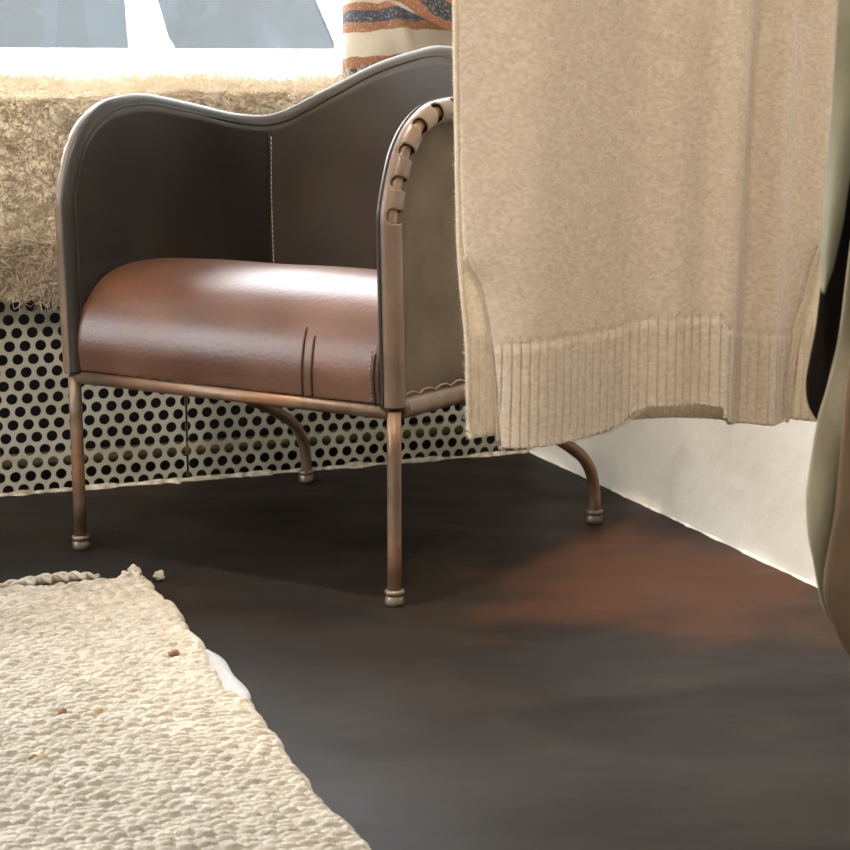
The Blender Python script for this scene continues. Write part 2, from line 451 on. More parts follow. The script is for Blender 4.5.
perforated(-.42, .3475, .0, .652, 'perforated cream metal radiator cover with round holes, behind the chair left of the joint')
perforated(.3515, AC - .006, .0, .652, 'perforated cream metal radiator cover with round holes, from the joint to the white wall')
mb = MB(); mb.tube([W(-.40, .07, .048), W(AC - .05, .07, .048)], .013, 12)
mb.tube([W(.005, .09, .0), W(.005, .09, .60)], .013, 12)
tag(mb.build('heating_pipe', M['pipe']), 'dull brass heating pipe seen through the round holes of the cover', 'pipe')
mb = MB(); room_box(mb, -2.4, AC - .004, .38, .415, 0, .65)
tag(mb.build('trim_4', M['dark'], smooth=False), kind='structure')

# ------------------------------------------------------------------ shaggy wool throw over the sill
def throw():
    root = empty('wool_throw', W(.3, .1, .70))
    tag(root, 'cream shaggy wool throw draped over the window sill behind the armchair', 'throw')
    def prof(t):                 # t: length from the lower front edge, gives n, z, outward direction
        z0, z1 = .362, .708; R = .022
        L1 = z1 - R - z0; L2 = R * pi / 2
        if t < L1: return (-.030 - .006 * math.sin(t / L1 * pi) + .008 * (t / L1), z0 + t, -1.0, 0.0)
        if t < L1 + L2:
            q = (t - L1) / R
            return (-.022 + R - R * math.cos(q), z1 - R + R * math.sin(q), -math.cos(q), math.sin(q))
        s = t - L1 - L2
        return (.008 + s, z1 + .014 * min(1, s / .25) ** 1.3, 0.0, 1.0)
    LT = .324 + .0346 + .385
    na, nt = 220, 120
    a = np.linspace(-.75, 1.045, na); tt = np.linspace(0, LT, nt)
    V = np.zeros((nt, na, 3))
    lump = lambda A_, T_: (vnoise(A_ * 9, T_ * 9, 5) * .010 + vnoise(A_ * 34, T_ * 34, 6) * .007)
    wav = lambda A_: (vnoise(A_ * 7, A_ * 0, 2) - .5) * .018
    PR = [prof(t) for t in tt]
    for j, (n, z, dn, dz) in enumerate(PR):
        d = lump(a, np.full(na, tt[j]))
        fall = max(0, 1 - tt[j] / .1)
        nn = n + dn * d; zz = z + dz * d + wav(a) * fall
        V[j, :, 0] = O0.x + EA.x * a + EN.x * nn; V[j, :, 1] = O0.y + EA.y * a + EN.y * nn; V[j, :, 2] = zz
    base = mesh_obj('throw_backing', V.reshape(-1, 3), grid_faces(na, nt), M['woolbase'])
    def adopt(o):
        o.parent = root; o.matrix_parent_inverse = Matrix.Translation(root.location).inverted()
    adopt(base)
    # the pile: curls on the front, longer fluff near the hem, straw-like strands on top
    VV = []; FF = []; cnt = 0
    N = 42000
    A_ = rng.uniform(-.45, 1.0, N); T_ = np.where(rng.random(N) < .74, rng.uniform(0, .36, N), rng.uniform(.30, LT, N))
    seg = 5
    for i in range(N):
        t = T_[i]; n, z, dn, dz = prof(t)
        x = A_[i]
        d = float(lump(x, t)); top = dz > .7; hem = t < .115 and vnoise(x * 11, t * 11, 12) > .38
        p = Vector(W(x, n + dn * d, z + dz * d + float(wav(x)) * max(0, 1 - t / .1)))
        nor = EN * dn + Vector((0, 0, dz))
        if top: ln, w, curl, lift = rng.uniform(.03, .075), rng.uniform(.0009, .0019), .6, (.10 if vnoise(x * 8, t * 5, 77) < .55 else .30)
        if top and n < .06: ln *= .45
        if top: pass
        elif hem: ln, w, curl, lift = rng.uniform(.018, .036), rng.uniform(.0009, .0017), 1.2, .55
        else: ln, w, curl, lift = rng.uniform(.010, .020), rng.uniform(.0009, .0017), 5.0, .9
        ang = rng.uniform(0, 2 * pi)
        if top: tang = EA * math.cos(ang) + EN * math.sin(ang) * .9
        else: tang = EA * math.cos(ang) * .8 + Vector((0, 0, 1)) * (math.sin(ang) * .6 - .5)
        d0 = (nor * lift + tang * .8).normalized()
        ax = Vector(rng.normal(size=3)).normalized()
        step = ln / seg
        rot = Matrix.Rotation(curl * rng.uniform(.3, 1.2) / seg * 1.6, 3, ax)
        b = len(VV)
        side = d0.cross(Vector(rng.normal(size=3))).normalized()
        for s in range(seg + 1):
            ww = w * (1 - .75 * s / seg)
            up = d0.cross(side).normalized()
            VV.append(p + side * ww); VV.append(p - side * ww * .5 + up * ww * .87); VV.append(p - side * ww * .5 - up * ww * .87)
            d0 = rot @ d0; side = rot @ side
            if s < seg:
                p = p + d0 * step
                q = p - O0; nq = q.dot(EN)
                if not top and nq > n - .004: p = p - EN * (nq - n + .004)
                if top and p.z < z: p.z = z + .002
                aq = q.dot(EA)
                if aq > AC - .012: p = p - EA * (aq - AC + .012)
        for s in range(seg):
            for k in range(3):
                FF.append((b + s*3 + k, b + s*3 + (k+1) % 3, b + s*3 + 3 + (k+1) % 3, b + s*3 + 3 + k))
    pile = mesh_obj('wool_pile', VV, FF, M['wool'])
    tag(pile, kind='stuff'); adopt(pile)
throw()

# ------------------------------------------------------------------ striped cushions on the sill
def cushion(name, a, n, z, size, thick, tilt, lean, mat, label, seed):
    nn = 61; V = []; F = []
    g = np.linspace(-1, 1, nn)
    for side in (-1, 1):
        for y in g:
            for x in g:
                e = max(0, (1 - abs(x) ** 2.6)) ** .55 * max(0, (1 - abs(y) ** 2.6)) ** .55
                pin = 1 - .07 * (1 - abs(y) ** 1.5) * abs(x) ** 3
                piy = 1 - .07 * (1 - abs(x) ** 1.5) * abs(y) ** 3
                wr = (float(vnoise(x * 3 + 5, y * 3 + 2, seed)) - .5) * .03 * e + (float(vnoise(x * 8 + y * 3, y * 2, seed + 1)) - .5) * .012 * e
                V.append((x * size / 2 * pin, side * (thick / 2 * e) + wr, y * size / 2 * piy))
    f = grid_faces(nn, nn)
    F = f.tolist() + (f[:, ::-1] + nn * nn).tolist()
    o = mesh_obj(name, V, F, mat)
    o.location = W(a, n, z); o.rotation_euler = (rad(-lean), rad(tilt), AW)
    o.rotation_mode = 'XYZ'
    R = Matrix.Rotation(AW, 4, 'Z') @ Matrix.Rotation(rad(-lean), 4, 'X') @ Matrix.Rotation(rad(tilt), 4, 'Y')
    o.matrix_world = Matrix.Translation(W(a, n, z)) @ R
    m = o.modifiers.new('weld', 'WELD'); m.merge_threshold = .0004
    return tag(o, label, 'cushion', 'striped cushions on the sill')
cream = (.72, .64, .52); rust = (.42, .185, .10); blue = (.085, .10, .135); sand = (.60, .49, .36); dk = (.07, .07, .075)
bandsA = [(0, cream), (.075, blue), (.13, rust), (.171, cream), (.284, rust), (.322, blue), (.378, rust), (.41, cream), (.56, sand), (.62, rust), (.68, blue), (.75, rust), (.80, cream)]
bandsB = [(0, cream), (.070, rust), (.102, dk), (.150, rust), (.180, sand), (.34, rust), (.50, cream), (.66, dk), (.74, rust), (.82, cream)]
M['stripeA'] = stripe_mat('striped kilim', bandsA, 2)
M['stripeB'] = stripe_mat('striped kilim tilted', bandsB, 2)
cushion('striped_cushion', .955, .30, .925, .41, .15, 0, 10, M['stripeA'], 'cream cushion with level rust and blue stripes, upright on the sill behind the armchair', 3)
cushion('striped_cushion', 1.055, .135, .975, .40, .13, 29, 9, M['stripeB'], 'tilted cushion with slanting rust and charcoal stripes, in front of the level striped cushion', 9)

# ------------------------------------------------------------------ armchair
def armchair():
    FLp = Vector((-.556, 2.801)); a = rad(-31.1); b = rad(55.2)
    E1 = Vector((math.cos(a), math.sin(a))); E2 = Vector((math.cos(b), math.sin(b)))
    Wd = .598
    # local axes: x along the front edge, y to the back (rotated with the root)
    cen = FLp + E1 * (Wd / 2) + E2 * .29
    root = empty('armchair', (cen.x, cen.y, 0), a)
    tag(root, 'brown leather armchair with curved laced rim and tubular steel legs', 'armchair')
    ry = E2.dot(Vector((-E1.y, E1.x))); rx = E2.dot(E1)
    def L(u, v, z):             # the arms lean a touch
        u = u - .006 * min(1, max(0, (z - .29) / .27)) if z > .29 else u
        return L0(u, v, z)
    def L0(u, v, z):             # u across, v back, z up  -> root's local space
        return Vector(((u - Wd / 2) + rx * (v - .29), ry * (v - .29), z))
    h = Wd / 2
    def plan(s):                # s in 0..1 from front left round the back to front right -> (u, v)
        # side straight to v=.30, then a super-ellipse
        v0, vb, n = .30, .585, 2.6
        Ls = v0; Lc = .62
        tot = 2 * Ls + Lc
        d = s * tot
        if d < Ls: return (0.0, d)
        if d > tot - Ls: return (Wd, tot - d)
        q = (d - Ls) / Lc * pi
        c, sn = math.cos(q), math.sin(q)
        return (h - h * math.copysign(abs(c) ** (2 / n), c), v0 + (vb - v0) * abs(sn) ** (2 / n))
    # dense plan, half length parameter
    raw = [Vector((*plan(i / 2000), 0)) for i in range(2001)]
    raw = resample(raw, .003)
    npl = len(raw); half = npl // 2
    # rim height along plan length (from the front, mirrored)
    def rim_z(u, v):
        if v < .36 and (u < .02 or u > Wd - .02):
            return float(pchip(v, [0, .012, .03, .06, .105, .165, .24, .31, .37], [.560, .603, .645, .678, .699, .705, .696, .684, .672]))
        k = min(u, Wd - u)
        return None
    zs = [None] * npl
    cum = [0.0]
    for p, q in zip(raw, raw[1:]): cum.append(cum[-1] + (q - p).length)
    # knots along the length for one half
    def s_at(fn): return next(cum[i] for i in range(npl) if fn(raw[i]))
    ks = [0, .012, .03, .06, .105, .165, .24, .31, .40]
    kz = [.560, .603, .645, .678, .699, .705, .696, .684, .668]
    s_seam = s_at(lambda p: p.x > .024); s1 = s_at(lambda p: p.x > .10); s2 = s_at(lambda p: p.x > .185); sm = cum[-1] / 2
    ks += [s_seam, s1, s2, sm]; kz += [.664, .712, .757, .787]
    order = np.argsort(ks); ks = np.array(ks)[order]; kz = np.array(kz)[order]
    cumn = np.array(cum); ss = np.minimum(cumn, cum[-1] - cumn)
    zs = pchip(ss, ks, kz)
    kern = np.hanning(35); kern /= kern.sum()   # ease the knots
    mid = slice(70, npl - 70)
    sm_z = np.convolve(np.pad(zs, 17, mode='edge'), kern, 'valid'); zs[mid] = sm_z[mid]
    # --- frame: one bent tube from leg to leg under the leather rim
    ztop = .29
    rim = [L(0, 0, z) for z in np.arange(ztop, .556, .004)] + [L(p.x, p.y, z) for p, z in zip(raw, zs)] + [L(Wd, 0, z) for z in np.arange(.556, ztop - .001, -.004)]
    rim = resample(rim, .002)
    # smooth
    for _ in range(12):
        rim = [rim[0]] + [(rim[i-1] + rim[i] * 2 + rim[i+1]) / 4 for i in range(1, len(rim) - 1)] + [rim[-1]]
    MB().tube(rim[::3], .0103, 14).build('frame_tube', M['tube'], root)
    # --- leather sleeve with U-shaped cut-outs
    nth = 56; cell = .002
    fr = frames(rim)
    nS = len(fr)
    # orient the section: angle 0 = outward (away from the seat)
    ctr = L(h, .26, 0)
    sec = []
    for (p, t, n_, b_) in fr:
        out = Vector((p.x - ctr.x, p.y - ctr.y, 0)); 
        up = Vector((0, 0, 1))
        # outward in plan perpendicular to tangent
        hx = t.cross(up)
        if hx.length < .25:      # vertical run of tube: use the side direction
            hx = Vector((1 if p.x > 0 else -1, 0, 0))
            if hx.dot(t) : hx = (hx - t * hx.dot(t))
        hx = hx.normalized()
        if hx.dot(out) < 0: hx = -hx
        bx = t.cross(hx).normalized()
        sec.append([p, hx, bx, t])
    # keep frames continuous
    for i in range(1, nS):
        h0 = sec[i - 1][1]; p, hx, bx, t = sec[i]
        hh = (hx * .25 + (h0 - t * h0.dot(t)).normalized() * .75).normalized()
        sec[i][1] = hh; sec[i][2] = t.cross(hh).normalized()
    RS = .0156
    slots = []
    total = cell * (nS - 1)
    first = .268
    s = first
    while s < total - first + .001:
        slots.append(s); s += .0445
    nslot = len(slots); stepS = (total - 2 * first) / (nslot - 1)
    slots = [first + i * stepS for i in range(nslot)]
    V = np.zeros((nS, nth, 3)); SD = np.zeros((nS, nth))
    hw = .0095
    for i in range(nS):
        p, hx, bx, t = sec[i]
        k = min(range(nslot), key=lambda j: abs(slots[j] - i * cell))
        ds = i * cell - slots[k]
        for j in range(nth):
            q = -pi + 2 * pi * j / nth
            # slot occupies the outer side: |q| from a rounded end to the far side
            qc = -.10                                      # centre of slot angle (outer, a touch to the front)
            dq = (q - qc + pi) % (2 * pi) - pi
            arc = abs(dq) * RS
            La = .0225                                    # half length of slot around the tube
            ex = max(arc - (La - hw), 0)
            sd = math.hypot(ds, ex) - hw
            SD[i, j] = sd
            dds = 0.0; dar = 0.0
            if abs(sd) < .0013:
                g = math.hypot(ds, ex) + 1e-9
                dds = -sd * ds / g; dar = -sd * ex / g * (1 if dq > 0 else -1)
            qq = q + dar / RS
            V[i, j] = p + (hx * math.cos(qq) + bx * math.sin(qq)) * RS + t * dds
    F = []
    for i in range(nS - 1):
        for j in range(nth):
            j2 = (j + 1) % nth
            if (SD[i, j] + SD[i, j2] + SD[i + 1, j] + SD[i + 1, j2]) / 4 > 0:
                F.append((i * nth + j, i * nth + j2, (i + 1) * nth + j2, (i + 1) * nth + j))
    sl = mesh_obj('rim_sleeve', V.reshape(-1, 3), F, M['sleeve'], root)
    sl.data.materials.append(M['edge'])
    so = sl.modifiers.new('thick', 'SOLIDIFY'); so.thickness = .0028; so.offset = 0; so.material_offset_rim = 1; so.use_even_offset = False
    tag(sl, 'lighter brown leather sleeve with cut-out slots')
    # --- leather shell: from the lower rail up to the rim, whole way round
    nz = 26; V = []
    rawi = []
    for i in range(npl):
        t_ = raw[min(i + 4, npl - 1)] - raw[max(i - 4, 0)]
        q_ = Vector((t_.y, -t_.x, 0)).normalized()
        if q_.dot(Vector((h - raw[i].x, .26 - raw[i].y, 0))) < 0: q_ = -q_
        rawi.append(raw[i] + q_ * .0178)
    sub = list(range(0, npl, 2))
    if sub[-1] != npl - 1: sub.append(npl - 1)
    for j in range(nz):
        t = j / (nz - 1)
        for i in sub:
            p = rawi[i]; z = .287 + (zs[i] + .0045 - .287) * t
            k = min(i, npl - 1 - i) / npl
            bulge = .006 * math.sin(t * pi) ** 2 * min(1, k * 12)
            dx, dy = p.x - h, p.y - .26
            d = math.hypot(dx, dy)
            V.append(L(p.x + dx / d * bulge, p.y + dy / d * bulge, z))
    shF = grid_faces(len(sub), nz).tolist()
    # the sheet rolls over the tube at its upper edge
    nw = 9; b0 = len(V); RW = RS + .0022
    idx = list(range(0, nS, 2))
    for i in idx:
        p, hx, bx, t = sec[i]
        up = bx if bx.dot(Vector((0, -.6, 1))) > 0 else -bx
        for k in range(nw):
            ph = rad(-2 + 70 * k / (nw - 1))
            V.append(p - hx * (math.cos(ph) * RW) + up * (math.sin(ph) * RW))
    for i in range(len(idx) - 1):
        for k in range(nw - 1):
            shF.append([b0 + (i + 1) * nw + k, b0 + (i + 1) * nw + k + 1, b0 + i * nw + k + 1, b0 + i * nw + k])
    sh = mesh_obj('leather_shell', V, shF, M['shell'], root)
    so = sh.modifiers.new('thick', 'SOLIDIFY'); so.thickness = .0035; so.offset = 0
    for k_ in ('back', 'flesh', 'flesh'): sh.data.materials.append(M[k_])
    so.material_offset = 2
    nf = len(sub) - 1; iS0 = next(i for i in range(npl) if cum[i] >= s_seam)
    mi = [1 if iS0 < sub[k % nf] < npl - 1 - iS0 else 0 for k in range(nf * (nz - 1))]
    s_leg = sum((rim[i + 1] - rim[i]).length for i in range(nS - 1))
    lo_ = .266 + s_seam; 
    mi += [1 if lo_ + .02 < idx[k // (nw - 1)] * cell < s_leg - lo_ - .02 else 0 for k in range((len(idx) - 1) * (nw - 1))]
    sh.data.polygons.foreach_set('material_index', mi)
    tag(sh, 'dark brown leather shell of arms and back, suede outside')
    # stitched seam at the two back corners (inside face)
    for mir in (0, 1):
        mbs = MB(); mbw = MB()
        iS = next(i for i in range(npl) if cum[i] >= s_seam)
        if mir: iS = npl - 1 - iS
        p = rawi[iS]; pn = raw[min(iS + 3, npl - 1)] - raw[max(iS - 3, 0)]
        pn = Vector((pn.x, pn.y, 0)).normalized()
        inn = Vector((h - p.x, .26 - p.y, 0)).normalized()
        ztop_ = zs[iS] - .012
        zz = .30; k = 0
        while zz < ztop_ - .008:
            def at(z_, off, side=0):
                t = (z_ - .287) / (zs[iS] - .287); bl = .006 * math.sin(t * pi) ** 2
                return L(p.x - inn.x * bl + inn.x * off + pn.x * side, p.y - inn.y * bl + inn.y * off + pn.y * side, z_)
            mbs.tube([at(zz, .0026, .004), at(zz + .002, .0042, .004), at(zz + .004, .0042, .004), at(zz + .006, .0026, .004)], .0008, 6)
            zz += .0085
        lap = [at(z_, .0036, -.001) for z_ in np.linspace(.30, ztop_, 30)]
        mbw.tube(lap, .0014, 6)
        w = mbw.build('seam_lap', M['shell'], sh)
        mbs.build('seam_stitching', M['thread'], sh)
    # --- lower rail with wrapped leather and scalloped lacing along sides and back
    low = resample([L(p.x, p.y, .287) for p in raw[6:npl - 6]], .004)
    rr = [.0150 + .0008 * abs(math.sin(i * .004 / .040 * pi)) for i in range(len(low))]
    lr = MB().tube(low, rr, 16).build('lower_sleeve', M['sleeve'], root)
    tag(lr, 'brown leather wrapped round the lower rail')
    mbl = MB()
    rawv = [Vector((p.x, p.y, 0)) for p in raw]
    s = .022; 
    while s < cum[-1] - .02:
        pts = []
        for k in range(13):
            f = k / 12; sx = s + f * .040
            i = min(int(np.searchsorted(cumn, sx)), npl - 2)
            p = raw[i]; o = Vector((p.x - h, p.y - .26, 0)).normalized() * .0055
            zz = .287 + .0155 + .006 * (abs(math.sin(f * pi)) ** .7)
            pts.append(L(p.x + o.x, p.y + o.y, zz))
        mbl.tube(pts, .0016, 6)
        s += .040
    mbl.build('scalloped_edge', M['edge'], lr)
    # --- front rail
    MB().tube([L(.008, 0, .283), L(Wd - .008, 0, .283)], .0105, 16).build('front_rail', M['tube'], root)
    # --- legs
    for u in (0, Wd):
        pts = [L(u, 0, z) for z in (.010, .08, .15, .22, .285)]
        lg = MB().tube(pts, .0103, 18).build('leg', M['tube'], root)
        ferr(lg, L(u, 0, 0))
    for u in (0, Wd):
        ctrl = [L(u + (.012 if u == 0 else -.012), .12, .290), L(u + (.012 if u == 0 else -.012), .20, .272), L(u, .402, .192), L(u, .505, .144), L(u, .548, .117), L(u, .574, .084), L(u, .583, .050), L(u, .584, .010)]
        lg = MB().tube(spline(ctrl, .006), .0103, 18).build('leg', M['tube'], root)
        ferr(lg, L(u, .584, 0))
    # --- seat
    seat_prof = [(-.006, .295), (-.010, .335), (-.002, .375), (.018, .412), (.041, .434), (.070, .448), (.109, .4565), (.160, .4585), (.24, .452), (.34, .436), (.44, .420), (.54, .408)]
    prof = spline([(0, v, z) for v, z in seat_prof], .006)
    prof = resample(prof, .006)
    m = len(prof); nu = 70
    V = []
    for j, p in enumerate(prof):
        for i in range(nu):
            f = i / (nu - 1)
            # the seat narrows with the rounded shell at the back
            vv = p.y
            inset = .019
            if vv > .33:
                k = min(1, (vv - .30) / .285); inset = .016 + h * (1 - max(0, 1 - k ** 2.6) ** (1 / 2.6))
            u0, u1 = inset, Wd - inset
            u = u0 + (u1 - u0) * f
            edge = min(f, 1 - f) * (u1 - u0)
            crown = .003 * math.sin(f * pi) * min(1, max(0, (p.z - .38) / .05))
            dip = -.003 * max(0, 1 - edge / .012)
            und = (float(vnoise(u * 9, vv * 9, 4)) - .5) * .004
            V.append(L(u, vv, p.z + (crown + dip + und) * (1 if p.z > .40 else 0)))
    st = mesh_obj('seat', V, grid_faces(nu, m), M['seat'], root)
    st.data.materials.append(M['edge'])
    so = st.modifiers.new('thick', 'SOLIDIFY'); so.thickness = .006; so.offset = -1; so.material_offset_rim = 1
    bevel_mod(st, .0012, 2)
    tag(st, 'glossy reddish brown leather seat')
    # two vertical welts on the front drop of the seat and the stitched side edge
    fu = lambda px: px
    mbw = MB()
    for u, zt in ((.447, .395), (.464, .385)):
        pts = [L(u + .002 * math.sin(q.z * 40), q.y - .0013, q.z) for q in prof if q.z <= zt and q.y < .02]
        mbw.tube(pts, .0016, 6)
    mbw.build('seat_seam', M['seam'], st)
    mbe = MB(); mbt = MB()
    for off, dz in ((.0, 0), (.007, 0)):
        pts = [L(Wd - .026 + off, q.y - .002 + off * .35, q.z) for q in prof if q.z <= .372 and q.y < .02]
        mbe.tube(pts, .0022, 8)
    mbe.build('seat_edge_welt', M['seam'], st)
    zz = .298
    while zz < .368:
        y = interp(zz, [.295, .335, .375], [-.006, -.010, -.002])
        mbt.tube([L(Wd - .0315, y - .001, zz), L(Wd - .0315, y - .0022, zz + .0012), L(Wd - .0315, y - .0022, zz + .003), L(Wd - .0315, y - .001, zz + .004)], .0007, 5)
        zz += .0062
    mbt.build('seat_stitching', M['edge'], st)
    return root

def ferr(leg, c):
    V = []; F = []; n = 24
    pr = [(.0106, .024), (.0130, .0235), (.0146, .0215), (.0146, .0175), (.0128, .0160), (.0128, .0140), (.0138, .0125), (.0142, .006), (.0142, .0008), (.0, .0008)]
    for r, z in pr:
        for k in range(n):
            q = 2 * pi * k / n; V.append(c + Vector((r * math.cos(q), r * math.sin(q), z)))
    for i in range(len(pr) - 1):
        for k in range(n):
            F.append((i*n+k, (i+1)*n+k, (i+1)*n+(k+1) % n, i*n+(k+1) % n))
    o = mesh_obj('foot_ferrule', V, F, M['ferrule'], leg)
    return o
armchair()

# ------------------------------------------------------------------ rug
def rug():
    c = Vector((-.420, 2.622, 0)); r1 = Vector((math.cos(rad(-69.6)), math.sin(rad(-69.6)), 0)); r2 = Vector((r1.y, -r1.x, 0))
    root = empty('wool_rug', (c.x, c.y, 0))
    tag(root, 'cream chunky woven wool rug on the floor in front of the armchair', 'rug')
    def loc(x, y, z): return Vector((r1.x * y + r2.x * x, r1.y * y + r2.y * x, z))
    # x: away from the right edge, y: from the far edge towards the viewer
    nx, ny = 420, 540
    xs = np.linspace(0, .90, nx); ys = np.linspace(0, 1.18, ny)
    X, Y = np.meshgrid(xs, ys)
    p, w = .0118, .0205
    warp = (vnoise(X * 5, Y * 5, 40) - .5) * .02
    yy = Y + warp + .05 * X * 0
    row = np.floor(yy / p); fy = yy / p - row
    sh = hash2(row, row * 0, 3) * w
    xx = X + sh + (vnoise(X * 12, Y * 12, 44) - .5) * .012 + fy * .010
    st = np.floor(xx / w); fx = xx / w - st
    rnd = hash2(row, st, 5)
    lump = np.power(np.clip(1 - np.abs(2 * fy - 1) ** 2.2, 0, 1), .6) * np.power(np.clip(1 - np.abs(2 * fx - 1) ** 3, 0, 1), .55)
    tw = .5 + .5 * np.sin(2 * pi * (X * 120 + fy * 1.2) + rnd * 6)
    Z = .004 + lump * (.0045 + .0045 * rnd) + lump * tw * .0009 + vnoise(X * 3, Y * 3, 9) * .004 + (vnoise(X * 190, Y * 190, 10) - .5) * .0016
    edge = np.minimum(np.minimum(X / .010, Y / .010), 1)
    Z = Z * np.clip(edge, 0, 1) ** .45 + .0012
    ex = (vnoise(Y * 11, Y * 0, 17) - .5) * .012 + .012 * np.exp(-((Y - .47) / .09) ** 4) + (vnoise(Y * 45, Y * 0, 18) - .5) * .008
    Xd = X + ex * np.clip(1 - X / .2, 0, 1)
    ey = (vnoise(X * 14, X * 0, 27) - .5) * .02 + X * .0
    Yd = Y + ey * np.clip(1 - Y / .2, 0, 1)
    V = np.stack([r1.x * Yd + r2.x * Xd, r1.y * Yd + r2.y * Xd, Z], -1).reshape(-1, 3)
    mesh_obj('woven_pile', V, grid_faces(nx, ny), M['rug'], root)
    # fringe: twisted cords lying against the far edge, and end knots
    def cord(pts, r, name='fringe_cord'):
        pts = resample(spline([loc(*q) for q in pts], .004), .0025)
        mbc = MB(); fr_ = frames(pts)
        for ph in (0, pi):
            path = [q + (a_ * math.cos(ph + i * .38) + b_ * math.sin(ph + i * .38)) * r * .55 for i, (q, t, a_, b_) in enumerate(fr_)]
            mbc.tube(path, [r * .62] * len(path), 8)
        return mbc.build(name, M['rug'], root)
    cords = [[(.075, -.004, .010), (.10, -.014, .012), (.125, -.010, .010)],
             [(.095, .004, .016), (.125, -.012, .016), (.15, -.006, .011)],
             [(.12, .004, .016), (.15, -.012, .016), (.18, -.004, .011)],
             [(.145, .004, .016), (.17, -.010, .015), (.205, .004, .010)],
             [(.17, .006, .015), (.195, -.008, .013), (.235, .010, .009)]]
    for cpts in cords: cord(cpts, .0062)
    def knot(x, y, z, s, seed, name='fringe_knot'):
        V = []; F = []; n = 14
        for i in range(n + 1):
            for k in range(n):
                th = pi * i / n; q = 2 * pi * k / n
                r = s * (1 + .45 * (mnoise.noise((math.sin(th) * math.cos(q) * 1.7 + seed, math.sin(th) * math.sin(q) * 1.7, math.cos(th) * 1.7))))
                v = loc(x, y, z) + Vector((r * math.sin(th) * math.cos(q), r * math.sin(th) * math.sin(q) * .8, r * math.cos(th) * .85))
                v.z = max(v.z, .001); V.append(v)
        for i in range(n):
            for k in range(n):
                F.append((i*n+k, (i+1)*n+k, (i+1)*n+(k+1) % n, i*n+(k+1) % n))
        return mesh_obj(name, V, F, M['rug'], root)
    knot(.020, -.006, .013, .0115, 1.3); knot(.034, .004, .010, .010, 1.9)
    knot(-.014, .010, .0085, .009, 2.7); knot(.262, .006, .010, .009, 4.1); knot(.128, -.010, .010, .008, 5.6)
    cord([(.262, .03, .010), (.262, .012, .012), (.258, -.010, .008)], .006)
    cord([(.018, .03, .010), (.018, .010, .014), (.022, -.008, .010)], .0065)
    # white backing cloth showing at the right edge
    V = []; n = 30
    for i in range(n + 1):
        f = i / n; y = .375 + .20 * f; wd = .010 * math.sin(f * pi) ** .6 + .004
        wob = .003 * math.sin(f * 9)
        V += [loc(.03, y, .004), loc(-.001, y, .0065), loc(-wd - wob + .002, y, .0045), loc(-wd - wob, y, .0008)]
    F = [(i*4+k, i*4+k+1, i*4+k+5, i*4+k+4) for i in range(n) for k in range(3)]
    tag(mesh_obj('backing_cloth', V, F, M['backing'], root), 'white cloth backing showing at the rug edge')
    # little brown neps caught in the pile
    for (X_, Y_), s, mt in (((-.326, 2.23), .0065, 'neps'), ((-.430, 2.014), .0055, 'neps'), ((-.389, 2.018), .006, 'nepl'), ((-.426, 1.87), .009, 'nepl')):
        d = Vector((X_, Y_, 0)) - c; y = d.dot(r1); x = d.dot(r2)
        for k in range(2 if s > .006 else 1):
            o = knot(x + .006 * k, y + .003 * k, .0145, s * (1 - .3 * k), X_ * 20 + k, 'wool_nep')
            o.data.materials.clear(); o.data.materials.append(M[mt] if k == 0 else M['neps'])
rug()

